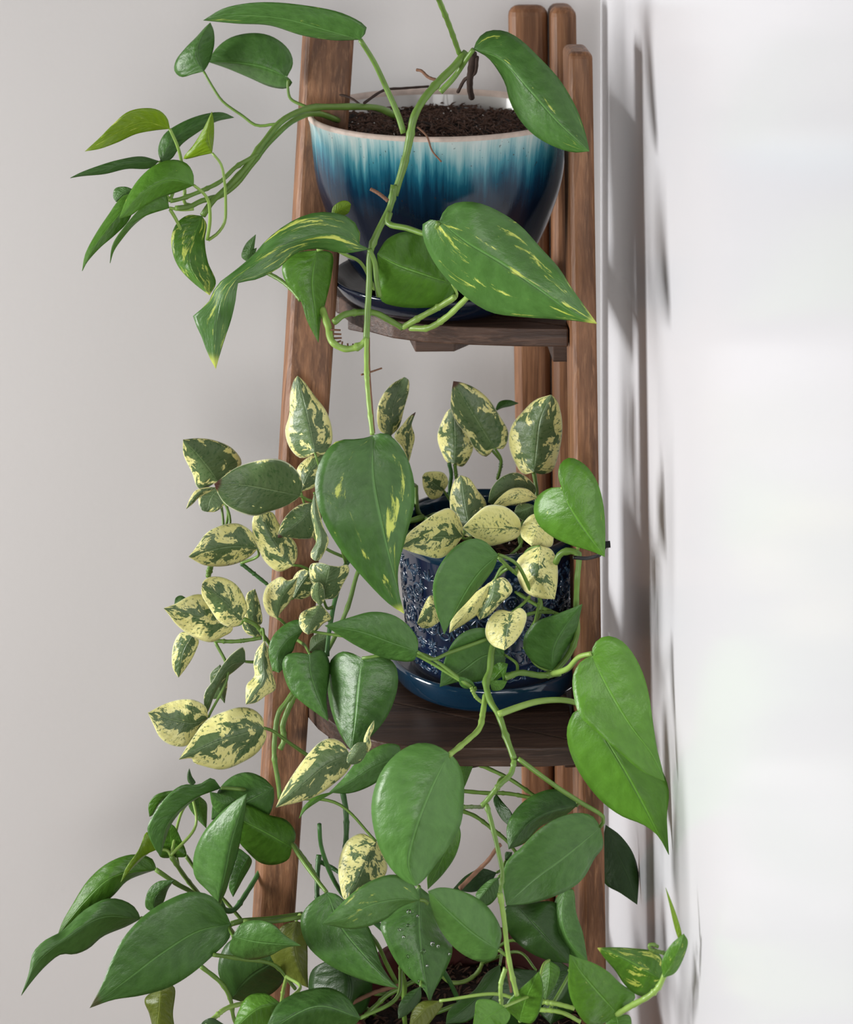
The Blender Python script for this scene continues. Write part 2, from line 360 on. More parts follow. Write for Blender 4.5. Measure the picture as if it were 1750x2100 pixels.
# blue patterned pot
BP = at_z(1000, 1384, ZS['middle']); BP.z += .0012
bh = P(1000, 1070, 1.655).z-BP.z
blue = empty('patterned_plant_pot', BP, 'navy blue ceramic pot with raised floral relief on the middle shelf', 'plant pot')
def brad(z): 
    f = (z-.010)/(bh-.010); return .0575+.0105*f**.8
solid_lathe('pot_body', [(.001, .010), (.054, .010)]+[(brad(.010+(bh-.018)*i/14), .010+(bh-.018)*i/14) for i in range(15)], M['blue'], blue)
solid_lathe('pot_rim', smooth_prof([(brad(bh-.010), bh-.012), (brad(bh)+.0012, bh-.008), (brad(bh)+.0014, bh-.002), (brad(bh)-.001, bh), (brad(bh)-.0042, bh-.003), (brad(bh)-.005, bh-.012), (.058, bh-.05)], 22), M['bluerim'], blue)
solid_lathe('saucer', [(.001, 0)]+smooth_prof([(.062, 0), (.069, .003), (.0735, .012), (.0742, .0195), (.0728, .0208), (.0712, .0195)], 22), M['bluerim'], blue)
solid_lathe('saucer_lining', smooth_prof([(.0712, .0195), (.0690, .0115), (.060, .009), (.050, .0085)], 10), M['saucerin'], blue)
# relief motifs: ribbons, petals and rings that stand proud of the wall
def relief(parent):
    vs, fs = [], []
    def pt(u, z, h=0.):   # u: arc position in metres
        r = brad(z)+h; a = u/.063; return Vector((r*math.cos(a), r*math.sin(a), z))
    def ribbon(pl, w, h=.0011):
        n = len(pl); b = len(vs)
        for i, (u, z) in enumerate(pl):
            a, c = pl[max(i-1, 0)], pl[min(i+1, n-1)]; du, dz = c[0]-a[0], c[1]-a[1]; L = math.hypot(du, dz) or 1; nu, nz = -dz/L, du/L
            ww = w*math.sin(math.pi*(.12+.86*i/(n-1)))
            for k, hh in ((-1, -.0004), (-.45, h), (.45, h), (1, -.0004)): vs.append(pt(u+nu*ww*k, z+nz*ww*k, hh))
        for i in range(n-1):
            for k in range(3): fs.append((b+i*4+k, b+i*4+k+1, b+i*4+5+k, b+i*4+4+k))
    def arc(u, z, r, a0, a1, w, gr=0., n=9):
        ribbon([(u+(r+gr*i/n)*math.cos(a0+(a1-a0)*i/n), z+(r+gr*i/n)*math.sin(a0+(a1-a0)*i/n)) for i in range(n+1)], w)
    def dot(u, z, r, h=.0012):
        b = len(vs); vs.append(pt(u, z, h))
        for q, hh in ((.6, h*.85), (1., -.0003)):
            for k in range(10): vs.append(pt(u+r*q*math.cos(k*.6283), z+r*q*math.sin(k*.6283), hh))
        for k in range(10):
            fs.append((b, b+1+k, b+1+(k+1) % 10)); fs.append((b+1+k, b+11+k, b+11+(k+1) % 10, b+1+(k+1) % 10))
    def ring(u, z, r, w): arc(u, z, r, 0, 6.283, w, 0, 16)
    def flower(u, z, r, k=5, ph=0.):
        for i in range(k):
            a = ph+i*6.283/k; dot(u+r*.62*math.cos(a), z+r*.62*math.sin(a), r*.36)
        dot(u, z, r*.26)
    def spray(u, z, r, up=1):
        for a in (-1.05, -.55, 0, .55, 1.05):
            ribbon([(u+math.sin(a)*r*t_*(1+.25*t_*abs(a)), z+up*(math.cos(a)*r*t_-(.28*r*t_*t_*abs(a)))) for t_ in (0, .25, .5, .75, 1)], r*.13)
    H0, H1 = .016, bh-.016; per = 2*math.pi*.063; nc = 16; cw = per/nc
    for c in range(nc):
        u = c*cw
        spray(u, H1-.010, .0085, 1); flower(u+cw/2, H1-.006, .0058, 4, .78)
        arc(u-.004, H1-.013, .0042, 1.2, 5.2, .0009); arc(u+.004, H1-.013, .0042, 1.94, -2.06, .0009)
        ring(u+cw/2, H1-.021, .0052, .0011); flower(u+cw/2, H1-.021, .0034, 6)
        arc(u, H1-.027, .0058, -.4, 3.5, .0010, -.002); flower(u, H1-.029, .0042, 5, .3)
        spray(u+cw/2, H1-.032, .0075, -1); arc(u+cw*.27, H1-.030, .0042, 0, 4.6, .0009, -.0015)
        arc(u-cw*.27, H1-.030, .0042, 3.14, -1.46, .0009, -.0015)
        flower(u, H1-.043, .0060, 6); ring(u, H1-.043, .0072, .0009)
        arc(u+cw/2, H1-.046, .0065, 2.6, 6.8, .0010, -.002); arc(u+cw/2, H1-.050, .0040, -.5, 3.4, .0009)
        spray(u, H1-.060, .0070, 1); flower(u+cw/2, H1-.060, .0045, 4, .3)
        for sg in (-1, 1): arc(u+sg*.0045, H1-.065, .0036, 1.57, 1.57+sg*4.2, .0008, -.001)
        # lower band of small crosses and scrolls under a plain groove
        flower(u, H0+.024, .0050, 4, .785); spray(u+cw/2, H0+.026, .0065, -1)
        arc(u+cw*.25, H0+.008, .0046, .4, 3.9, .0009, -.001); arc(u-cw*.25, H0+.008, .0046, 3.5, 7., .0009, -.001); flower(u, H0+.006, .0036, 5)
        spray(u+cw/2, H0+.003, .0060, 1)
    o = link('relief_pattern', mesh('relief_pattern', vs, fs), M['relief']); o.location = parent.location; o.parent = parent; o.matrix_parent_inverse = parent.matrix_world.inverted()
    o['kind'] = 'stuff'
relief(blue)
soil('potting_soil', BP+Vector((0, 0, bh-.016)), .0625, 'dark potting soil inside the navy relief pot', 1200)
# lower terracotta pot
LP = P(975, 2040, 1.565); LZ = ZS['low']+.0012; lh = LP.z-LZ; LP.z = LZ
terra = empty('terracotta_plant_pot', LP, 'dark red terracotta pot half hidden by foliage on the lowest shelf', 'plant pot')
solid_lathe('pot_body', [(.001, 0), (.060, 0), (.075, lh*.55), (.080, lh-.022)], M['terracotta'], terra)
solid_lathe('pot_rim', smooth_prof([(.080, lh-.024), (.087, lh-.022), (.090, lh-.002), (.088, lh), (.083, lh-.002), (.080, lh-.020), (.076, lh-.05)], 20), M['terracotta'], terra)
soil('potting_soil', LP+Vector((0, 0, lh-.022)), .0795, 'black potting soil inside the dark red terracotta pot', 700)
# ------------------------------------------------------------------ plants
REG = {'A': (130, 0, 2.692), 'B': (600, 0, 2.6515), 'C': (130, 300, 2.692), 'D': (600, 380, 2.6515), 'E': (320, 760, 3.804), 'F': (740, 740, 3.365),
       'G': (290, 1120, 3.723), 'H': (640, 1100, 2.8226), 'I': (30, 1560, 2.7778), 'J': (560, 1460, 3.282), 'K': (920, 1260, 3.365), 'L': (860, 1700, 3.017), 'N': (0, 0, 1)}
def pts2(reg, s):
    x0, y0, k = REG[reg]; v = [float(x) for x in s.split()]
    return [Vector((x0+a/k, y0+b/k, 0)) for a, b in zip(v[::2], v[1::2])]
golden = empty('golden_pothos', TP+Vector((0, 0, th-.012)), 'golden pothos with long trailing vines growing from the teal bowl pot', 'plant')
marble = empty('marble_pothos', BP+Vector((0, 0, bh-.015)), 'cream and green marbled pothos spilling left out of the navy relief pot', 'plant')
green = empty('green_pothos', BP+Vector((.012, -.012, bh-.015)), 'plain green pothos hanging over the front of the navy relief pot', 'plant')
lower = empty('leafy_pothos', LP+Vector((0, 0, lh-.02)), 'big leafy green pothos filling the foot of the stand above the terracotta pot', 'plant')
PL = {'a': golden, 'b': marble, 'c': green, 'd': lower}
VINES = {k: [] for k in PL}
bpy.context.view_layer.update()
def depths(ds, n):
    ds = [float(x) for x in ds.split(',')]
    if len(ds) == 1 or n == 1: return ds[:1]*n
    out = []
    for i in range(n):
        f = i/(n-1)*(len(ds)-1); j = min(int(f), len(ds)-2); out.append(ds[j]+(ds[j+1]-ds[j])*(f-j))
    return out
def path3(reg, ds, s, n=30):
    q = cr(pts2(reg, s), n); return [P(p.x, p.y, d) for p, d in zip(q, depths(ds, n+1))]
def vine(pl, reg, ds, wpx, mat, s, name='vine_stem', keep=True, n=36):
    pa = path3(reg, ds, s, n); d = depths(ds, 1)[0]; r = wpx/2*d/F_PX
    nodes = [random.uniform(0, 1) for _ in range(max(1, n//12))] if mat.startswith('stem') else []
    def rad(f): return r*(1+.05*math.sin(f*40)+sum(.30*math.exp(-((f-q)/.014)**2) for q in nodes))*(1-.12*f)
    vs, fs = tube_geo(pa, rad, 8); o = link(name, mesh(name, vs, fs), M[mat], PL[pl])
    if keep: VINES[pl] += pa
    return o
PENDING = []
def leaf(pl, kind, reg, ds, mid, L, R, pet='', cream=0., tone=.5, tip=0., fold=None, side=1., cup=.035, seed=None, wav=1.):
    nt, ns = 26, 6
    m = cr(pts2(reg, mid), nt); b, e = [pts2(reg, mid)[0]], [pts2(reg, mid)[-1]]
    l = cr(b+pts2(reg, L)+e, nt); r = cr(b+pts2(reg, R)+e, nt)
    dd = depths(ds, nt+1); sd = random.random() if seed is None else seed
    rg = random.Random(int(sd*9973)); roll = rg.uniform(-.3, .3)
    if fold is None: fold = rg.choice((.30, .22, -.22, .38))
    wl = [(x-y).length for x, y in zip(l, m)]; wr = [(x-y).length for x, y in zip(r, m)]
    vs, uv, rows = [], [], []
    plen = sum((x-y).length for x, y in zip(m, m[1:]))
    for i in range(nt+1):
        t_ = i/nt; mx = max(wl[i], wr[i], 1e-6); row = []
        for j in range(-ns, ns+1):
            s_ = abs(j)/ns; ed, w = (l[i], wl[i]) if j < 0 else (r[i], wr[i])
            p = m[i].lerp(ed, s_)
            dep = math.sqrt(max((1.02*mx)**2-w*w, 0))*.55*side      # the narrower half turns away from the eye
            off = dep*s_+fold*w*(s_**1.15)-cup*w*math.sin(math.pi*min(s_*.9, 1))+roll*w*s_*(1 if j > 0 else -1)
            off += wav*mx*.055*s_*s_*math.sin(t_*11+sd*20+(2.1 if j < 0 else 0))
            off += -.10*plen*.35*math.sin(math.pi*t_)
            d = dd[i]+off*dd[i]/F_PX
            vs.append(P(p.x, p.y, d)); row.append(len(vs)-1); uv.append((t_, .5+.5*j/ns))
        rows.append(row)
    mxx = max(v.x for v in vs)
    if mxx > XW-.004:
        print('LEAF BEYOND WALL', reg, mid[:12], round(mxx-XW, 4))
    fs = []
    for i in range(nt):
        for j in range(2*ns): fs.append((rows[i][j], rows[i][j+1], rows[i+1][j+1], rows[i+1][j]))
    me = mesh('leaf', vs, fs)
    ul = me.uv_layers.new(name='UVMap'); ul.data.foreach_set('uv', [c for lo in me.loops for c in uv[lo.vertex_index]])
    ca = me.color_attributes.new('lp', 'FLOAT_COLOR', 'POINT'); ca.data.foreach_set('color', [cream, sd, tone, tip]*len(vs))
    o = link('leaf', me, M[kind], PL[pl])
    md = o.modifiers.new('thickness', 'SOLIDIFY'); md.thickness = .0005; md.offset = 0
    PENDING.append((o, pl, reg, pet, P(m[0].x, m[0].y, dd[0]), (vs[rows[1][ns]]-vs[rows[0][ns]]).normalized(), dd[0], plen, kind))
    return o
def petioles():
    for o, pl, reg, pet, b, tg, d0, plen, kind in PENDING:
        w = max(.0011, min(.0021, plen*.019*d0/F_PX))
        if pet == '-': continue
        if pet:
            dse, s = pet.split(':'); q = cr(pts2(reg, s), 20); dl = depths(f'{d0},'+dse, 21); pa = [P(p.x, p.y, d) for p, d in zip(q, dl)]
        else:
            vp = VINES[pl]; best = min(vp, key=lambda v: (v-b).length)
            if (best-b).length < .004: continue
            mid_ = b.lerp(best, .5)-tg*min((best-b).length, .05)*.25
            pa = cr([b, mid_, best], 16)
        vs, fs = tube_geo(pa, lambda f: w*(.85+.25*f), 7)
        link('petiole', mesh('petiole', vs, fs), M['stem' if kind in 'gmd' else 'stemp'], o)
# ---- vines
vine('a', 'B', '1.55,1.58,1.60', 12, 'stem', '785 -30 850 130 908 292')
vine('a', 'B', '1.60,1.575,1.565', 17, 'stem', '945 285 880 360 790 450 710 545 660 640 640 740 610 880 555 1062')
vine('a', 'D', '1.565,1.555,1.55,1.54', 15, 'stem', '555 0 530 120 465 250 425 360 418 540 408 700 402 840')
vine('a', 'N', '1.54,1.52,1.505', 10, 'stemp', '752 692 752 760 757 830 764 892')
vine('a', 'N', '1.545,1.525,1.51', 4, 'root', '757 692 758 760 763 830 768 888')
vine('a', 'A', '1.685,1.66,1.62,1.59', 14, 'stem', '1830 640 1750 600 1500 590 1350 600 1210 665 1110 780 1010 920 910 1030 820 1115 770 1190')
vine('a', 'A', '1.69,1.65,1.61,1.585', 12, 'stem', '1520 665 1390 625 1280 660 1160 760 1060 880 960 1010 870 1080 760 1110 700 1140 620 1150')
vine('a', 'A', '1.62,1.60,1.59', 10, 'stem', '1075 850 1040 870 950 925 870 1000 760 1055 640 1100 590 1110')
vine('a', 'D', '1.56,1.54,1.54', 15, 'stemp', '160 670 195 770 215 850 290 890 370 870 402 840')
vine('a', 'D', '1.54,1.55,1.565,1.57', 14, 'stem', '225 745 280 705 370 690 450 695 530 735 600 775')
vine('a', 'D', '1.57,1.56,1.55', 13, 'stemp', '600 772 690 720 780 670 885 605')
vine('a', 'D', '1.57,1.55,1.53', 13, 'stemp', '640 775 740 775 840 715 900 660 965 595')
vine('a', 'B', '1.605,1.62,1.655', 15, 'rootd', '985 290 970 380 965 480 975 530', 'root', False)
vine('a', 'B', '1.605,1.62,1.645', 8, 'rootd', '1005 310 990 400 940 430 900 500', 'root', False)
vine('a', 'B', '1.60,1.61', 7, 'root', '800 440 740 420 700 385 675 380', 'aerial_root', False)
vine('a', 'B', '1.67,1.71,1.74', 6, 'rootd', '390 560 500 490 600 480 740 470', 'root', False)
vine('a', 'B', '1.70,1.69,1.67', 5, 'rootd', '200 610 230 520 310 530 400 590 480 620', 'root', False)
vine('a', 'B', '1.60,1.59', 4, 'root', '680 690 730 740 760 820 810 880', 'aerial_root', False)
vine('a', 'D', '1.555,1.56', 8, 'root', '520 85 470 45 425 20', 'aerial_root', False)
vine('a', 'D', '1.53,1.545', 4, 'root', '375 1030 410 1020 485 995', 'aerial_root', False)
for q in ('208 785 262 788', '212 808 266 810', '220 832 268 830', '236 856 264 846', '266 876 272 850', '302 884 300 860', '332 880 328 862'):
    vine('a', 'D', '1.545', 4, 'root', q, 'aerial_root', False, 6)
# marble vines
vine('b', 'N', '1.66,1.64,1.61,1.585', 10, 'stemd', '905 1075 850 1090 780 1110 715 1150 690 1220 676 1290 670 1345')
vine('b', 'N', '1.66,1.63,1.605', 10, 'stem', '870 1060 800 1085 740 1160 715 1240 690 1300 650 1370 605 1420')
vine('b', 'G', '1.60,1.59,1.58', 11, 'stem', '1160 1115 1100 1200 1050 1270 1025 1400 1015 1600 1045 1800 1060 1930')
vine('b', 'G', '1.605,1.595', 13, 'stem', '1175 1125 1120 1250 1080 1370 1090 1480 1060 1550')
vine('b', 'G', '1.62,1.62', 8, 'stemd', '760 130 860 210 960 290')
vine('b', 'G', '1.60,1.60', 8, 'stem', '560 722 700 728 830 715 920 700')
vine('b', 'G', '1.59,1.595', 8, 'stem', '780 555 870 600 940 690 990 770 1010 950')
vine('b', 'G', '1.62,1.61', 12, 'stem', '530 150 510 230')
vine('b', 'N', '1.67,1.665', 8, 'stem', '985 1180 1015 1170 1060 1180 1120 1220 1160 1255')
vine('b', 'N', '1.60,1.585', 8, 'stem', '1020 1195 1060 1215 1100 1240 1150 1262')
vine('b', 'N', '1.60,1.58', 9, 'stem', '1030 1140 1070 1170 1095 1200 1110 1245 1090 1290')
vine('b', 'F', '1.70,1.69,1.67', 10, 'stem', '380 860 385 960 395 1040 440 1085 520 1060 600 1090')
vine('b', 'F', '1.68,1.65,1.62', 9, 'stem', '350 1120 420 1090 520 1110 640 1150')
vine('b', 'F', '1.70,1.70', 9, 'stemd', '610 705 625 780 615 900 640 1000')
vine('b', 'F', '1.70,1.70', 8, 'stem', '650 715 660 800 670 900')
vine('b', 'F', '1.71,1.70', 8, 'stemd', '970 690 965 740 945 810')
vine('b', 'F', '1.67,1.66,1.64', 9, 'stem', '1195 770 1210 860 1215 930 1200 1040 1130 1100 1100 1230 1110 1330')
vine('b', 'H', '1.57,1.58', 8, 'stem', '1080 120 1140 180 1200 230 1270 310')
vine('b', 'H', '1.58,1.58', 7, 'stem', '1240 455 1300 440 1400 440')
vine('b', 'H', '1.57,1.585', 7, 'stem', '1290 510 1305 440 1320 360')
# green vine over the front
vine('c', 'H', '1.57,1.56,1.56,1.555', 13, 'stem', '1410 155 1440 100 1500 85 1540 100 1535 250 1530 420 1535 560 1490 680 1400 790')
vine('c', 'H', '1.555,1.55,1.54', 13, 'stem', '1440 790 1330 805 1200 790 1120 820')
vine('c', 'K', '1.55,1.53,1.50,1.48', 14, 'stem', '330 160 300 240 285 390 260 470 290 600 345 690 400 850 455 1000')
vine('c', 'K', '1.48,1.47,1.47', 11, 'stem', '455 1005 430 1100 350 1180 260 1290 230 1320')
vine('c', 'K', '1.47,1.46,1.45,1.44', 10, 'stem', '262 1310 300 1450 345 1640 372 1790 355 1930')
vine('c', 'L', '1.44,1.435,1.43', 11, 'stemp', '500 395 525 560 545 740 570 880 605 1030')
vine('c', 'L', '1.44,1.435', 10, 'stemp', '535 860 505 960 510 1110')
vine('c', 'L', '1.44,1.44', 6, 'root', '540 780 550 900 570 1010', 'aerial_root', False)
vine('c', 'H', '1.525,1.49,1.45', 12, 'stemp', '1005 920 990 1020 970 1110 900 1180 795 1265')
vine('c', 'H', '1.53,1.53', 8, 'stemp', '920 870 950 930 985 960')
vine('c', 'K', '1.47,1.50,1.56', 8, 'stem', '100 1330 160 1328 235 1330')
vine('c', 'L', '1.45,1.46,1.46', 9, 'root', '250 370 340 280 430 190 480 120 505 95', 'dried_petiole', False)
vine('c', 'J', '1.60,1.57', 12, 'stemd', '470 540 490 650 495 760 490 900 470 1200')
# lower plant vines
vine('d', 'N', '1.57,1.56,1.54,1.52', 9, 'stem', '940 2060 860 2080 800 1990 770 1930 735 1900 640 1880 560 1890 500 1890')
vine('d', 'N', '1.57,1.56', 10, 'stemd', '950 2070 900 1980 780 1900 700 1830 660 1740 655 1690')
vine('d', 'I', '1.565,1.605', 11, 'stemd', '1170 800 1200 850 1245 852 1330 740 1420 590')
vine('d', 'I', '1.575,1.58', 9, 'stem', '1590 480 1680 600 1750 720')
vine('d', 'I', '1.58,1.60', 9, 'stem', '805 620 930 705 1010 750 1120 860 1300 1050 1450 1300')
vine('d', 'I', '1.60,1.62', 9, 'stem', '890 540 970 660 1060 770 1180 900 1300 1050')
vine('d', 'I', '1.66,1.64', 8, 'stem', '975 540 1040 630 1200 800 1330 950')
vine('d', 'I', '1.55,1.56', 9, 'stem', '1060 1170 1180 1270 1230 1360 1250 1470 1300 1560')
vine('d', 'I', '1.52,1.54', 8, 'stem', '1130 1105 1300 1130 1480 1165 1600 1300')
vine('d', 'I', '1.50,1.52', 10, 'stemp', '1090 1510 1200 1415 1310 1380')
vine('d', 'I', '1.52,1.53', 8, 'stemp', '1550 1230 1530 1310 1520 1380')
vine('d', 'J', '1.53,1.54', 11, 'stem', '860 1720 885 1850 880 1980 890 2110')
vine('d', 'J', '1.54,1.55', 9, 'root', '530 1960 680 1890 850 1840', 'dried_petiole', False)
vine('d', 'J', '1.55,1.56', 10, 'stem', '570 2100 680 1990 780 1900 860 1860 960 1810 1080 1800')
vine('d', 'J', '1.56,1.57', 9, 'stem', '470 1890 600 1880 760 1900 900 1840')
vine('d', 'J', '1.57,1.57', 9, 'stemp', '1120 1760 1200 1820 1300 1810 1380 1750 1410 1690')
vine('d', 'J', '1.58,1.58', 7, 'stem', '340 1860 390 1780 420 1720')
vine('d', 'J', '1.56,1.58', 8, 'stem', '500 1860 560 1960 640 2000 720 2080')
vine('d', 'J', '1.60,1.58', 11, 'stemd', '310 960 300 1080 300 1250 340 1400')
vine('d', 'J', '1.60,1.59', 9, 'stemd', '320 1010 400 1050 460 1090')
vine('d', 'K', '1.60,1.58', 8, 'stem', '180 1025 290 1070 430 1140 590 1250 700 1330')
vine('d', 'K', '1.62,1.60', 8, 'stem', '60 1215 250 1232 400 1235 600 1270')
vine('d', 'K', '1.60,1.58', 8, 'stem', '90 1355 180 1390 290 1470 400 1560 480 1660')
vine('d', 'L', '1.46,1.45', 10, 'stemp', '700 1060 840 1080 960 1110')
vine('d', 'L', '1.46,1.45', 9, 'stemp', '700 1115 880 1135 1000 1195')
vine('d', 'L', '1.42,1.40,1.395', 12, 'stemp', '1225 1145 1320 1090 1420 1035 1480 980 1520 900')
vine('d', 'L', '1.40,1.40', 8, 'stem', '1525 770 1470 755 1430 740 1425 720 1450 715 1480 730', 'tendril', False)
# ---- golden pothos leaves
leaf('a', 'g', 'A', '1.57,1.60', '1640 218 1450 165 1200 100 950 85 772 112', '1678 160 1560 80 1300 25 1060 14 880 48', '1500 222 1320 195 1140 140 960 130', '1.58,1.575:1640 220 1715 340 1790 500 1850 640 1880 735', cream=.22, tone=.4)
leaf('a', 'g', 'A', '1.66,1.67', '775 395 738 290 760 200 812 125', '720 408 650 425 614 390 622 335 680 260 735 205 780 155', '802 350 832 250 830 170', '1.65,1.64:775 395 830 490 880 560 990 640 1060 690 1110 694 1160 685 1195 690', tone=.35)
leaf('a', 'g', 'A', '1.665,1.68', '1236 425 1100 370 950 345 797 340', '1268 350 1245 275 1160 205 1060 182 930 205 850 262', '1264 455 1235 486 1150 480 1020 425 900 375', '1.665,1.66:1240 440 1240 490 1255 545 1345 592', tone=.45)
leaf('a', 'y', 'A', '1.59,1.58', '588 710 450 672 300 730 118 836', '575 655 530 610 450 597 355 618 270 690 190 770', '500 720 400 740 300 785 200 822', '1.60,1.60:588 712 628 800 650 880 670 1060 668 1120 720 1135', cream=.35, tone=.3)
leaf('a', 'g', 'A', '1.60,1.62', '540 895 590 790 740 690 942 648', '524 830 555 745 650 678 780 630 880 621', '595 878 650 800 740 732 840 672', tone=.25)
leaf('a', 'y', 'A', '1.585,1.58', '820 845 800 740 820 617', '760 858 663 876 720 800 780 700', '830 760 830 680', '1.585,1.59,1.59:822 845 870 905 890 1000 897 1130 890 1230 850 1290 800 1325', tone=.25)
leaf('a', 'g', 'A', '1.60,1.585', '528 890 350 905 180 945 38 982', '430 864 300 884 170 924 90 955', '480 928 350 932 230 960 100 972', tone=.3)
leaf('a', 'n', 'C', '1.575,1.56', '720 215 590 185 450 250 308 398', '716 150 680 95 600 74 500 108 410 190 350 290', '640 248 520 290 430 340 370 382', '1.58,1.59:720 215 770 255 800 300 810 400 795 515', tone=.6, cream=.12)
leaf('a', 'n', 'C', '1.595,1.575', '420 250 270 420 180 540 104 688', '330 275 245 385 170 500 120 600', '360 410 290 485 200 562 130 640', tone=.2)
leaf('a', 'n', 'C', '1.59,1.575', '585 340 440 390 330 470 270 560 258 645', '560 262 440 330 340 440 272 545', '500 358 400 425 325 510 278 580', '1.59:585 340 650 350 720 345', tone=.15)
leaf('a', 'g', 'C', '1.61,1.61', '390 240 330 260 290 305', '340 223 285 235 276 280', '370 275 340 310', '-', tone=.6)
leaf('a', 'n', 'C', '1.60,1.58', '765 385 715 520 700 660 808 822', '690 380 630 420 597 500 605 590 640 670 715 750', '790 430 780 520 798 640 842 755', '1.595,1.59:705 565 660 480 620 400 590 350', tone=.15, cream=.5)
leaf('a', 'g', 'C', '1.55,1.545,1.53', '1690 568 1500 490 1250 535 1010 685 890 800 850 950 838 1100 842 1228', '1635 545 1638 480 1590 400 1480 365 1370 370 1250 420 1130 510 1050 600 950 685 850 765 790 880 717 930 760 1040 805 1160', '1560 590 1400 565 1285 588 1180 680 1050 740 965 755 955 830 930 945 890 1065 855 1180', '1.55,1.55:1690 568 1720 640 1730 740 1745 830', cream=.46, tone=.5, fold=.05, seed=.31)
leaf('a', 'n', 'C', '1.565,1.55', '1400 575 1375 750 1390 900 1408 1082', '1290 588 1212 650 1215 720 1260 790 1310 850 1345 960', '1482 590 1482 700 1450 850 1422 950', '1.57,1.58:1400 575 1470 560 1560 600 1640 640 1720 790', tone=.25)
vine('a', 'C', '1.60,1.575', 9, 'stem', '1130 700 1200 740 1260 790 1310 850')
leaf('a', 'g', 'C', '1.60,1.60', '1020 640 1030 560 1062 488', '985 610 1008 540', '1068 560 1050 610', '-', tone=.8)
leaf('a', 'y', 'C', '1.585,1.585', '1480 390 1530 350 1588 320', '1490 335 1540 301 1575 305', '1530 388 1575 365', '-', tone=.05)
leaf('a', 'n', 'D', '1.555,1.55', '868 535 700 480 560 430 460 375', '885 470 845 350 720 262 600 254 510 298', '884 590 830 648 700 666 560 656 482 625 468 500', '1.56,1.57:868 535 895 600 800 670 700 720', tone=.3)
leaf('a', 'g', 'D', '1.525,1.50', '800 195 950 310 1150 430 1350 570 1520 690 1657 752', '830 130 890 95 1000 93 1120 140 1240 220 1350 340 1450 450 1520 560 1595 665', '760 185 712 205 708 270 760 400 850 520 960 620 1080 690 1250 715 1400 725 1530 735', '1.54,1.555:795 200 760 265 620 232 520 205 530 150', cream=.40, tone=.62, seed=.77)
leaf('a', 'g', 'B', '1.59,1.555', '985 268 1130 320 1290 490 1440 660 1615 822', '1010 210 1060 170 1150 168 1235 212 1340 310 1450 430 1540 580 1592 720', '1060 310 1120 385 1160 460 1180 540 1230 640 1310 730 1420 795 1530 828', '1.60,1.60:985 268 955 310 880 420 805 500', cream=.20, tone=.4)
leaf('a', 'g', 'N', '1.50,1.49,1.495', '765 893 766 980 785 1080 806 1170 829 1258', '740 900 690 905 655 950 646 1000 660 1060 700 1130 750 1190 800 1240', '790 888 822 915 846 970 850 1030 833 1100 816 1170 820 1225', '-', cream=.38, tone=.4, seed=.13)
# ---- marbled leaves, left spill
leaf('b', 'm', 'E', '1.62,1.635', '1240 640 1200 430 1150 230 1105 42', '1190 672 1120 678 1045 600 1010 470 1040 350 1050 180 1080 70', '1320 655 1372 560 1372 450 1330 320 1240 200 1150 80', cream=.45, tone=.5)
leaf('b', 'm', 'E', '1.66,1.65', '485 865 400 750 310 640 212 538', '340 925 280 790 215 650', '600 810 668 720 600 610 460 545 330 528', cream=.36, tone=.35)
leaf('b', 'm', 'E', '1.655,1.65', '500 920 430 990 400 1102', '380 925 335 970 335 1040 360 1090', '560 1000 530 1050 470 1098', cream=.3, tone=.3)
leaf('b', 'm', 'E', '1.635,1.63', '475 910 370 940 300 1000 236 1078', '390 912 310 935 265 1000', '410 950 335 990 285 1040', cream=.5, tone=.3)
leaf('b', 'm', 'E', '1.59,1.58', '1125 975 900 930 700 895 455 885', '1145 880 1090 770 1000 705 900 688 760 710 620 760 510 840', '1095 1005 1000 1060 880 1100 770 1132 640 1100 540 1040 485 960', '1.60,1.62:1125 975 1190 1010 1260 1030 1350 1060', cream=.16, tone=.28, tip=1)
leaf('b', 'm', 'E', '1.62,1.63', '1130 945 1190 800 1330 640', '1100 850 1105 760 1210 665', '1240 905 1310 800 1350 720', cream=.45, tone=.4)
leaf('b', 'm', 'E', '1.595,1.585', '1245 1030 1140 1160 950 1302', '1140 1040 1030 1118 972 1210', '1260 1150 1240 1292 1120 1312 1040 1302', cream=.3, tone=.25, tip=1)
leaf('b', 'm', 'E', '1.575,1.565', '1235 955 1240 1120 1285 1280 1275 1400 1245 1484', '1210 1100 1240 1250 1250 1340 1210 1420 1212 1460', '1275 1100 1305 1220 1348 1330 1300 1440 1275 1478', cream=.35, tone=.7)
leaf('b', 'm', 'E', '1.605,1.59', '795 1385 600 1370 430 1400 255 1452', '785 1320 740 1250 640 1193 500 1210 390 1270 320 1370', '745 1440 640 1500 500 1527 370 1515 300 1480', cream=.52, tone=.45)
leaf('b', 'm', 'E', '1.60,1.605', '1070 1522 970 1400 890 1270 825 1115', '960 1568 860 1500 795 1380 752 1250 765 1130', '1102 1450 1090 1350 1000 1250 950 1180 905 1105', '1.61,1.62:1072 1518 1130 1525 1200 1555 1300 1590', cream=.56, tone=.45)
leaf('b', 'm', 'G', '1.59,1.585', '1390 405 1410 280 1440 148', '1345 345 1288 230 1295 140 1370 128', '1480 392 1540 290 1588 190 1575 143 1510 155', cream=.33, tone=.35)
leaf('b', 'm', 'G', '1.61,1.61', '1160 400 1210 300 1300 180', '1150 280 1190 200 1240 176', '1235 402 1320 350 1340 260', cream=.5, tone=.4)
leaf('b', 'm', 'G', '1.58,1.575', '1038 552 1070 400 1192 238', '970 520 930 420 950 320 1010 260 1075 233 1105 262', '1062 510 1130 430 1172 330', '1.585,1.59:1038 550 1060 560 1115 610 1180 650', cream=.55, tone=.4)
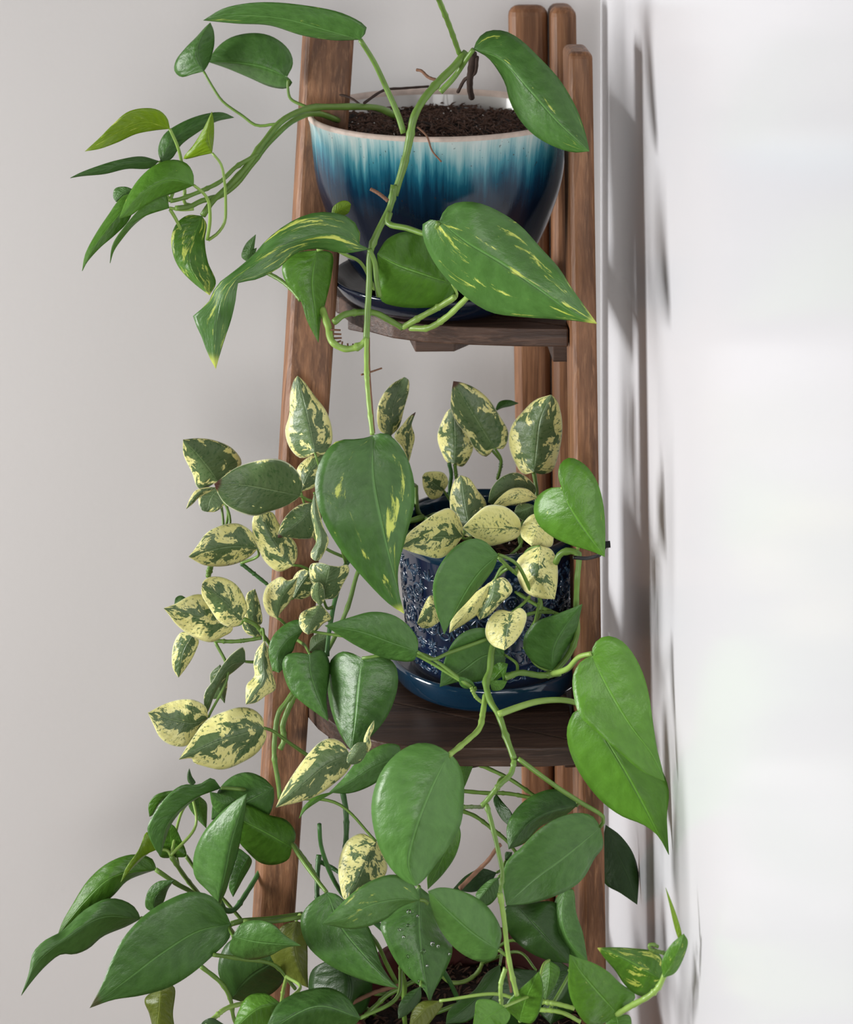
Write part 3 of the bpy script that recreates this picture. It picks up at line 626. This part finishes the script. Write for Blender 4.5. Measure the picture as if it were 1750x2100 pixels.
leaf('b', 'm', 'G', '1.575,1.57', '1365 455 1345 370 1352 277', '1305 395 1298 320 1325 283', '1398 410 1392 320 1375 285', cream=.3, tone=.7)
leaf('b', 'm', 'G', '1.575,1.565', '1372 445 1320 540 1272 674', '1300 470 1215 520 1208 600 1240 655', '1402 480 1448 550 1390 590 1330 650', '-', cream=.4, tone=.7)
leaf('b', 'm', 'G', '1.575,1.565', '772 560 650 430 540 340 462 305', '808 480 785 390 720 290 610 236 510 240 470 275', '745 602 680 618 600 580 520 470 462 370', '-', cream=.55, tone=.45)
leaf('b', 'm', 'G', '1.59,1.58', '700 610 560 560 400 540 172 474', '660 510 540 400 440 366 350 388 260 440', '690 650 620 692 540 732 450 716 350 665 260 590 205 515', cream=.60, tone=.45)
leaf('b', 'm', 'G', '1.61,1.61', '395 670 320 800 284 1002', '310 655 258 720 233 850 245 940', '438 715 402 830 340 930', cream=.5, tone=.35)
leaf('b', 'm', 'G', '1.605,1.61', '860 610 860 480 866 326', '800 570 795 450 808 360', '918 590 912 480 888 390', cream=.45, tone=.35)
leaf('b', 'm', 'G', '1.60,1.605', '880 700 830 640 790 560', '800 660 770 600', '920 680 900 600', '-', cream=.5, tone=.3)
leaf('b', 'g', 'G', '1.62,1.62', '350 400 300 400 252 445', '300 378 262 395', '330 430 290 445', '-', tone=.5)
leaf('b', 'm', 'G', '1.595,1.585', '795 880 690 905 590 1030 530 1150 498 1282', '780 772 700 815 610 920 545 1030 485 1115 478 1200', '720 945 620 1030 560 1130 522 1230', '1.60:795 882 850 885 900 880', cream=.20, tone=.2)
leaf('b', 'm', 'G', '1.61,1.61', '600 905 600 1050 636 1198', '530 970 530 1060 545 1165 600 1160', '650 980 656 1060 642 1150', '-', cream=.25, tone=.3)
leaf('b', 'm', 'G', '1.575,1.56', '940 722 930 880 930 1010 880 1100 800 1208', '880 800 858 900 865 990 805 1060 798 1140', '970 790 988 930 1026 1090 950 1140 880 1192', cream=.52, tone=.6)
leaf('b', 'm', 'G', '1.58,1.575', '510 1310 400 1350 260 1330 50 1272', '495 1230 420 1180 320 1168 190 1200', '440 1400 350 1522 230 1520 140 1460 95 1370', cream=.55, tone=.45)
leaf('b', 'm', 'G', '1.56,1.545', '935 1385 760 1440 560 1500 288 1628', '930 1320 860 1250 760 1230 640 1260 500 1330 390 1470', '958 1440 900 1560 790 1640 620 1705 480 1680 400 1650 390 1620', '1.57,1.58:935 1388 1000 1410 1100 1480 1200 1550 1290 1610', cream=.50, tone=.4)
leaf('b', 'm', 'J', '1.50,1.49', '518 285 370 350 210 480 20 642', '475 215 400 178 330 195 250 268 150 400 70 530', '532 340 490 410 400 490 300 560 170 607 80 628', '-', cream=.42, tone=.6)
leaf('b', 'm', 'J', '1.485,1.48', '628 205 575 265 508 348', '560 213 503 300 498 335', '632 265 590 335 540 352', '-', cream=.2, tone=.75)
leaf('b', 'm', 'J', '1.485,1.49', '640 272 640 170 680 58', '612 200 638 120', '662 225 652 170 678 110', '-', cream=.6, tone=.6)
leaf('b', 'm', 'J', '1.56,1.55', '695 872 630 1000 580 1120 500 1265', '600 818 510 858 458 950 440 1060 450 1160 478 1258', '730 920 770 1045 740 1120 640 1190', cream=.60, tone=.45)
# ---- marbled leaves, pot
leaf('b', 'm', 'F', '1.69,1.70', '205 518 220 330 302 112', '130 480 112 350 140 255 210 165', '262 460 302 320 334 200 330 130', cream=.38, tone=.45)
leaf('b', 'm', 'F', '1.68,1.685', '330 708 320 540 378 354', '290 600 232 520 290 440 335 385', '352 620 372 520 350 440', cream=.55, tone=.5, tip=1)
leaf('b', 'm', 'F', '1.705,1.71', '645 710 650 550 640 320', '600 702 550 610 530 520 560 420 600 345', '700 730 762 650 778 570 710 420', '-', cream=.42, tone=.35)
leaf('b', 'm', 'F', '1.685,1.69', '925 605 840 470 750 320 640 140', '865 660 800 622 740 520 660 420 622 320 628 220', '985 605 1020 500 960 380 880 260 790 188 700 150', '1.69,1.70:925 600 970 680 960 760 945 815', cream=.34, tone=.42, tip=1)
leaf('b', 'g', 'F', '1.72,1.73', '925 350 990 305 1088 292', '955 285 1020 270', '975 325 1035 312', tone=.3)
leaf('b', 'm', 'F', '1.66,1.665', '1195 768 1215 580 1240 400 1315 235', '1125 782 1060 690 1022 560 1042 450 1120 350 1210 268', '1245 782 1320 760 1362 650 1390 500 1384 370 1350 265', '-', cream=.44, tone=.5)
leaf('b', 'm', 'F', '1.68,1.675', '575 898 500 840 425 800', '605 835 575 775 495 763 440 775', '545 942 485 953 435 885', '1.68:575 898 610 950 640 1010', cream=.58, tone=.4)
leaf('b', 'm', 'F', '1.625,1.64', '765 1218 720 1020 690 790', '680 1185 625 1050 618 930 650 825', '800 1200 868 990 805 890 750 812', cream=.48, tone=.55)
leaf('b', 'm', 'F', '1.60,1.575', '705 1210 540 1215 400 1235 275 1288', '700 1130 620 1018 540 1038 430 1110 330 1190', '640 1295 550 1362 430 1342 330 1312', cream=.60, tone=.45)
leaf('b', 'm', 'F', '1.645,1.63', '1190 940 1040 890 880 975', '1210 880 1140 798 1060 770 960 810 898 890', '1120 985 1000 1000 930 1000', cream=.22, tone=.3)
leaf('b', 'm', 'F', '1.62,1.605', '1220 945 1070 930 902 1012', '1150 885 1050 880 960 940', '1150 972 1050 990 980 1008', cream=.75, tone=.5)
leaf('b', 'm', 'F', '1.61,1.61', '1200 1000 1120 1030 1060 1050', '1150 985 1080 1000', '1190 1080 1120 1100', '-', cream=.1, tone=.3)
leaf('b', 'm', 'F', '1.595,1.575', '1108 1165 900 1160 704 1150', '1095 1090 1000 1008 880 998 790 1060', '1092 1210 1000 1252 880 1274 790 1222', cream=.80, tone=.5)
leaf('b', 'm', 'F', '1.59,1.58', '1300 1075 1230 1160 1180 1278', '1190 1058 1118 1130 1108 1210', '1325 1150 1318 1278 1250 1284', cream=.78, tone=.45)
leaf('b', 'm', 'H', '1.575,1.555', '1320 55 1320 200 1405 362', '1250 85 1188 140 1192 240 1235 320 1320 358', '1385 75 1418 150 1422 260', cream=.70, tone=.45)
leaf('b', 'm', 'H', '1.575,1.565', '1045 262 940 390 795 558', '955 320 880 400 808 480', '1035 330 980 430 900 495', cream=.85, tone=.5)
leaf('b', 'm', 'H', '1.585,1.575', '735 395 670 440 610 505', '690 340 640 420', '745 480 680 528 635 528', cream=.55, tone=.5)
leaf('b', 'm', 'H', '1.57,1.57', '1060 248 1040 350 970 482', '1000 290 958 380 948 440', '1112 238 1162 310 1090 390 1020 460', cream=.5, tone=.45)
leaf('b', 'm', 'H', '1.545,1.535', '1160 438 1130 540 1115 658', '1080 428 1018 490 1006 570 1045 630', '1205 413 1242 450 1222 540 1170 615', '1.55,1.565:1160 438 1210 400 1260 350', cream=.72, tone=.5)
# ---- plain green leaves over the pot front
leaf('c', 'n', 'F', '1.535,1.52', '1388 872 1440 1000 1550 1170 1685 1352', '1300 880 1220 940 1195 1030 1230 1130 1320 1210 1450 1270 1590 1312', '1365 800 1378 712 1440 668 1540 710 1620 810 1660 920 1682 1060 1688 1220', '1.55,1.56:1388 872 1420 1000 1480 1100 1500 1300', tone=.5, cream=.10)
leaf('c', 'g', 'H', '1.555,1.535', '1078 105 975 200 880 340 765 567', '1000 28 930 12 830 60 740 170 700 290 718 430 748 515', '1055 180 1000 260 905 370 830 450 785 520', '1.56,1.57:1078 105 1120 120 1190 165 1270 320', tone=.7)
leaf('c', 'g', 'H', '1.53,1.52', '612 665 450 610 280 550 75 516', '612 600 560 518 470 455 350 436 220 468', '590 718 480 716 360 682 250 628 160 572', '1.54,1.55:612 668 690 712 800 672 1020 592', tone=.62)
leaf('c', 'g', 'H', '1.56,1.545', '1115 685 1000 690 880 770 740 870', '1100 600 1010 533 900 545 820 610 760 740', '1118 730 1050 800 960 840 850 842', tone=.6)
leaf('c', 'g', 'H', '1.555,1.545', '1390 778 1400 650 1460 530 1565 392', '1300 742 1235 670 1226 590 1290 500 1420 448', '1435 762 1492 660 1532 540', '1.56,1.56:1390 778 1345 768 1290 735 1240 650 1225 640', tone=.5)
leaf('c', 'g', 'H', '1.535,1.53', '945 872 900 855 852 812', '890 880 856 855', '930 842 885 818', tone=.8)
leaf('c', 'n', 'H', '1.545,1.54', '1035 850 1080 790 1135 738', '1040 765 1090 728', '1155 785 1110 850', '-', tone=.2)
leaf('c', 'n', 'H', '1.535,1.535', '1030 840 1070 860 1130 840', '1050 835 1100 832', '1045 890 1100 885', '-', tone=.2)
leaf('c', 'n', 'K', '1.495,1.49,1.485,1.475', '988 285 1110 530 1250 760 1400 960 1492 1150', '920 320 862 415 862 540 908 700 1000 790 1100 880 1200 970 1330 1080', '1005 205 1080 150 1180 172 1260 250 1340 400 1385 560 1410 740 1440 930 1475 1070', '1.51,1.54:988 270 900 295 820 375 720 410', tone=.75, cream=.05)
leaf('c', 'n', 'K', '1.52,1.51,1.505,1.498', '960 650 1100 880 1220 1080 1350 1320 1522 1658', '880 660 823 770 823 880 868 1020 950 1160 1070 1300 1200 1392 1350 1452 1450 1530', '1100 690 1250 800 1400 950 1490 1110 1522 1230 1508 1380 1512 1500', '1.515,1.50:960 640 870 605 780 590 620 600 480 640 345 690', tone=.6)
leaf('c', 'd', 'K', '1.66,1.645', '1085 1452 1170 1650 1250 1830 1302 2002', '1060 1600 1075 1850 1190 1925', '1180 1520 1270 1640 1312 1790 1308 1930', '-', tone=.4)
leaf('c', 'g', 'H', '1.545,1.53', '290 705 265 880 250 1050 228 1238', '230 675 170 668 108 720 92 830 100 950 140 1090 185 1180', '340 690 420 698 480 740 499 830 482 930 430 1050 340 1160 270 1218', tone=.22)
leaf('c', 'g', 'G', '1.555,1.54', '1285 828 1290 950 1340 1120 1428 1335', '1200 812 1110 830 1078 890 1100 1020 1150 1120 1250 1210 1350 1282', '1330 795 1390 800 1432 870 1435 1000 1412 1150 1418 1250', '1.57,1.58:1285 825 1250 760 1190 715', tone=.4)
leaf('c', 'g', 'G', '1.57,1.56', '1235 640 1110 720 1035 850 1050 965', '1210 563 1110 590 1010 680 972 780 985 880 1005 945', '1180 730 1150 810 1095 850 1085 930', tone=.55)
leaf('c', 'm', 'G', '1.60,1.60', '1285 800 1340 740 1425 690', '1300 700 1370 665', '1360 815 1420 790', '-', tone=.3, cream=.1)
leaf('c', 'g', 'J', '1.52,1.51', '850 300 680 370 520 470 380 542', '855 232 770 213 660 258 560 340 480 440', '720 455 600 522 500 548', '-', tone=.75)
leaf('c', 'n', 'J', '1.54,1.53', '420 535 280 590 176 716', '290 570 205 640', '300 605 215 665', '-', tone=.35)
leaf('c', 'g', 'J', '1.45,1.435,1.43', '1182 275 1050 560 960 800 912 1020 965 1172', '1100 225 980 210 860 260 750 370 688 500 663 640 678 780 720 920 800 1060 890 1140', '1232 320 1278 430 1284 600 1262 760 1200 880 1100 1020 1020 1125', '-', tone=.8)
leaf('c', 'n', 'J', '1.50,1.49', '1245 740 1160 950 1042 1194', '1150 820 1060 1000 1038 1100', '1265 820 1232 960 1150 1085', '-', tone=.05)
leaf('c', 'n', 'J', '1.55,1.545', '1310 340 1290 420 1282 520', '1250 345 1255 450', '1345 345 1320 430', '-', tone=.15)
leaf('c', 'g', 'J', '1.44,1.42', '988 1265 820 1262 640 1305 480 1388 335 1424', '962 1190 910 1120 800 1094 680 1128 560 1200 440 1310', '860 1312 760 1392 650 1440 520 1460 420 1442', '1.44:988 1265 1020 1270 1045 1290', tone=.85, cream=.25)
leaf('c', 'g', 'J', '1.435,1.43', '1518 1600 1350 1490 1200 1360 1045 1205', '1538 1480 1470 1340 1370 1250 1230 1193 1120 1182', '1502 1650 1420 1682 1300 1642 1180 1540 1085 1380', '1.435:1518 1600 1545 1620 1575 1640', tone=.85)
# ---- lower plant
leaf('d', 'g', 'K', '1.49,1.47', '1048 1468 940 1560 780 1690 600 1820 398 2006', '1000 1395 900 1370 760 1403 620 1490 500 1610 400 1710 375 1850', '1068 1600 1010 1680 930 1820 830 1900 680 1962 520 2002', '1.48,1.475,1.48:1048 1465 1075 1410 900 1290 760 1200 480 995', tone=.55)
leaf('d', 'g', 'K', '1.545,1.53', '885 1320 680 1370 520 1470 415 1620', '860 1258 740 1206 600 1240 480 1330 405 1460', '800 1390 640 1460 520 1580', tone=.2)
leaf('d', 'd', 'K', '1.58,1.56', '330 1240 370 1350 440 1480', '310 1280 360 1400', '370 1290 440 1380', tone=.4)
leaf('d', 'd', 'K', '1.56,1.56', '440 1640 410 1680 390 1690', '395 1640 390 1660', '430 1680 410 1700', '-', tone=.6)
leaf('d', 'd', 'L', '1.52,1.51', '600 470 720 600 935 832', '530 480 555 640 680 760 810 815', '850 460 880 600 930 740', tone=.85)
leaf('d', 'g', 'L', '1.525,1.51', '895 385 880 560 930 700 1042 815', '850 425 828 560 870 700 965 795', '948 370 972 520 1012 640 1030 740', '-', tone=.7)
leaf('d', 'd', 'L', '1.54,1.53', '480 270 370 310 205 375', '390 245 290 288', '440 335 340 390 260 385', tone=.4)
leaf('d', 'g', 'L', '1.52,1.515', '490 300 420 370 370 440', '430 320 350 410', '490 400 430 470 390 470', tone=.7)
leaf('d', 'n', 'L', '1.42,1.40', '1228 1142 1100 1000 1000 880 930 776', '1150 1200 1050 1212 960 1100 923 980 926 860', '1290 1100 1338 1030 1240 950 1180 890 1080 830 990 800', '-', tone=.45, cream=.10)
leaf('d', 'n', 'L', '1.43,1.42', '1220 1155 1230 1210 1240 1270', '1160 1175 1165 1240', '1300 1155 1308 1225', '-', tone=.3)
leaf('d', 'n', 'L', '1.40,1.405', '1492 930 1380 860 1250 790 1104 736', '1475 1000 1420 1037 1340 1020 1270 960 1210 870 1150 800', '1512 850 1490 780 1440 755 1330 740 1220 733', '-', tone=.25, cream=.48)
leaf('d', 'n', 'L', '1.39,1.385', '1512 918 1580 800 1638 648', '1502 820 1555 720', '1580 892 1642 780 1662 690', '-', tone=.4, cream=.3)
leaf('d', 'y', 'L', '1.39,1.40', '1612 695 1585 560 1526 364', '1585 620 1556 500', '1625 665 1595 540 1558 440', '-', tone=.05)
leaf('d', 'n', 'L', '1.49,1.48', '805 812 800 930 780 1062', '760 870 752 980', '870 865 830 990', tone=.15)
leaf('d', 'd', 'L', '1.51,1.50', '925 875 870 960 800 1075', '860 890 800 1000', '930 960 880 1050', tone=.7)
leaf('d', 'n', 'L', '1.45,1.43', '620 1190 660 1050 740 882', '538 1100 570 1040 680 940', '700 1200 768 1050 764 950', tone=.25)
leaf('d', 'n', 'L', '1.42,1.41', '525 1100 440 1150 330 1240', '450 1058 360 1062 345 1140', '565 1150 500 1240', tone=.7)
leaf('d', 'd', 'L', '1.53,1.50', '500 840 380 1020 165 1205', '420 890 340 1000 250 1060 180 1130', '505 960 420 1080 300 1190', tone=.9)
wet = leaf('d', 'g', 'J', '1.52,1.49', '985 1175 985 1450 1010 1700 1057 1962', '900 1260 770 1370 722 1430 758 1540 830 1680 920 1790 1020 1872', '1075 1260 1120 1430 1205 1570 1202 1640 1140 1780 1080 1890', tone=.3, seed=.5)
leaf('d', 'g', 'J', '1.53,1.50', '362 1212 450 1430 600 1620 740 1770 842 1857', '270 1270 192 1370 192 1470 238 1580 330 1670 450 1742 600 1802 740 1842', '430 1228 540 1330 640 1440 690 1570 730 1700 782 1790', '1.55,1.57:362 1215 280 1110 200 1000 130 890', tone=.35)
leaf('d', 'o', 'I', '1.54,1.53', '1605 912 1600 1080 1672 1292', '1520 945 1453 1080 1500 1180 1580 1250', '1655 935 1668 1080 1668 1200', tone=.8)
leaf('d', 'g', 'J', '1.46,1.45', '590 2060 300 1980 -60 2160', '500 1920 380 1858 200 1880 40 1960', '500 2160 300 2230 100 2220', tone=.1)
leaf('d', 'o', 'J', '1.47,1.465', '1120 1945 1020 2010 920 2110', '1000 1952 938 2020', '1145 1960 1080 2060 1010 2130', tone=.6)
leaf('d', 'd', 'J', '1.49,1.48', '995 1848 920 1950 845 2065', '900 1900 845 1985', '995 1930 920 2025', tone=.9)
leaf('d', 'n', 'I', '1.65,1.64', '808 620 560 660 400 800 248 990', '785 560 680 533 540 578 420 680 330 820 268 930', '740 642 640 685 560 770 420 880 320 955', '-', tone=.12)
leaf('d', 'g', 'I', '1.63,1.60', '718 900 500 890 280 1020 130 1150 38 1337', '690 840 620 795 530 785 400 850 270 970 170 1025 105 1095 82 1210', '640 942 500 1002 420 1070 340 1102 265 1102 180 1165 95 1260', '1.62,1.60:718 900 800 920 900 960 1100 1000', tone=.45)
leaf('d', 'g', 'I', '1.53,1.50', '1232 930 1050 970 850 1090 650 1240 428 1408', '1190 840 1120 770 1010 746 880 790 740 880 620 1010 550 1140 500 1270', '1225 1010 1130 1110 1000 1220 880 1290 720 1337 560 1362', '1.54,1.55:1232 930 1290 915 1450 905 1640 880', tone=.4, tip=.6)
leaf('d', 'g', 'I', '1.58,1.57', '1175 155 1000 230 865 370 830 543', '1125 98 1050 135 960 138 880 190 800 290 756 390 790 485', '1130 160 1050 205 950 285 885 375 855 460', '1.58,1.60:1175 155 1300 165 1420 190', tone=.5)
leaf('d', 'y', 'I', '1.60,1.59', '810 505 720 550 605 692', '755 405 705 510 635 610', '770 522 690 592 640 645', tone=.0)
leaf('d', 'n', 'I', '1.62,1.62', '1010 190 880 185 768 318', '900 172 800 198 764 250', '900 215 830 240 785 310', tone=.1)
leaf('d', 'n', 'I', '1.63,1.62', '1050 200 1060 300 1092 385', '990 245 1040 330', '1092 240 1096 310', tone=.1)
leaf('d', 'n', 'I', '1.61,1.605', '925 550 890 450 885 355', '828 545 830 430', '978 542 945 440 915 380', tone=.05)
leaf('d', 'g', 'I', '1.555,1.555', '1160 808 1200 640 1245 430 1325 186', '1100 740 1028 660 1022 540 1070 420 1150 320 1240 240', '1192 770 1232 650 1272 520 1302 350', tone=.6)
leaf('d', 'g', 'I', '1.585,1.57', '1475 155 1330 230 1122 335', '1420 100 1330 66 1240 90 1168 160 1128 260', '1478 220 1442 315 1370 305 1240 330', '-', tone=.4)
leaf('d', 'g', 'I', '1.565,1.56', '1270 225 1190 240 1112 178', '1210 195 1150 185', '1230 280 1170 300 1130 260', '-', tone=.75)
leaf('d', 'n', 'I', '1.575,1.565', '1580 495 1450 420 1280 330', '1602 420 1550 340 1450 310 1310 255', '1560 560 1480 592 1400 580 1320 510 1275 450', '-', tone=.15)
leaf('d', 'g', 'I', '1.57,1.57', '1335 540 1280 640 1245 775', '1270 500 1238 640 1222 720', '1352 570 1292 690', '-', tone=.2)
leaf('d', 'g', 'I', '1.58,1.58', '800 865 800 780 910 680', '748 835 762 740 820 688', '845 810 875 730', '-', tone=.25)
leaf('d', 'g', 'I', '1.515,1.505', '1242 1000 1380 1030 1630 1052', '1290 930 1390 908 1480 938 1535 990', '1225 1085 1330 1132 1450 1112 1540 1065', '1.54:1242 1000 1225 950 1260 920', tone=.6, wav=3)
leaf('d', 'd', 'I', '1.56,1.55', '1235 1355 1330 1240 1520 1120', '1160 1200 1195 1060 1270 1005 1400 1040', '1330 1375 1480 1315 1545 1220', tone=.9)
leaf('d', 'o', 'I', '1.55,1.55', '830 1290 820 1430 800 1570', '742 1360 768 1440', '908 1285 902 1440 905 1560', '-', tone=.2)
leaf('d', 'n', 'I', '1.475,1.47', '1520 1385 1390 1410 1245 1530', '1430 1328 1330 1343 1275 1430', '1490 1500 1380 1570', tone=.55)
leaf('d', 'd', 'I', '1.50,1.50', '1190 1500 1120 1500 1050 1530', '1120 1465 1070 1490', '1160 1540 1100 1560', '-', tone=.6)
leaf('d', 'd', 'I', '1.56,1.56', '1010 140 990 90 996 45', '990 120 985 80', '1030 125 1010 90', '-', tone=.9)
leaf('d', 'd', 'N', '1.55,1.53', '700 1960 720 2030 690 2110', '640 1990 640 2060', '760 2000 750 2070', tone=.5)  # this and the next two: added dark leaves standing in for shade
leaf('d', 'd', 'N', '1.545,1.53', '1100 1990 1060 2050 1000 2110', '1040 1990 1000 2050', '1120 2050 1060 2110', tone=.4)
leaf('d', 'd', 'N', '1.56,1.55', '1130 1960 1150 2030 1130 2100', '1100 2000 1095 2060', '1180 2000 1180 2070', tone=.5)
petioles()
# ------------------------------------------------------------------ small things
tie = tube('plant_tie', [P(1176, 1143, 1.545), P(1200, 1145, 1.548), P(1222, 1141, 1.56), P(1236, 1130, 1.60), P(1243, 1118, 1.605)], .0013, M['black'])
hv, hf = tube_geo([P(1239, 1117, 1.604), P(1252, 1116, 1.604)], .0024, 10)
link('tie_head', mesh('tie_head', hv, hf, False), M['black'], tie)
tag(tie, 'thin black plastic tie looped round the right leg and the green stem', 'plant tie')
for x, y, r in ((915, 1345, 5), (910, 1437, 4), (880, 1515, 3.5), (1075, 1560, 5), (1113, 1577, 3.5), (1010, 1615, 6), (908, 1645, 4), (1040, 1710, 3.5), (985, 1815, 3.5), (850, 1465, 3), (1190, 1630, 3), (1018, 1862, 3), (975, 1375, 3), (920, 1722, 2.5)):
    q = pts2('J', f'{x} {y}')[0]
    v = min((v.co for v in wet.data.vertices), key=lambda c: (c-P(q.x, q.y, (c-C0).dot(FW))).length); dd = (v-C0).dot(FW)
    rr = r*dd/F_PX; c = P(q.x, q.y, dd-.0004); vs, fs = lathe([(.0001, -.2*rr), (rr, 0), (rr*.85, rr*.35), (rr*.5, rr*.58), (.0001, rr*.66)], 12)
    o = link('water_drop', mesh('water_drop', [c-FW*v_[2]+RT*v_[0]+Vector((0, 0, 1))*v_[1] for v_ in map(Vector, vs)], fs), M['water'], wet)
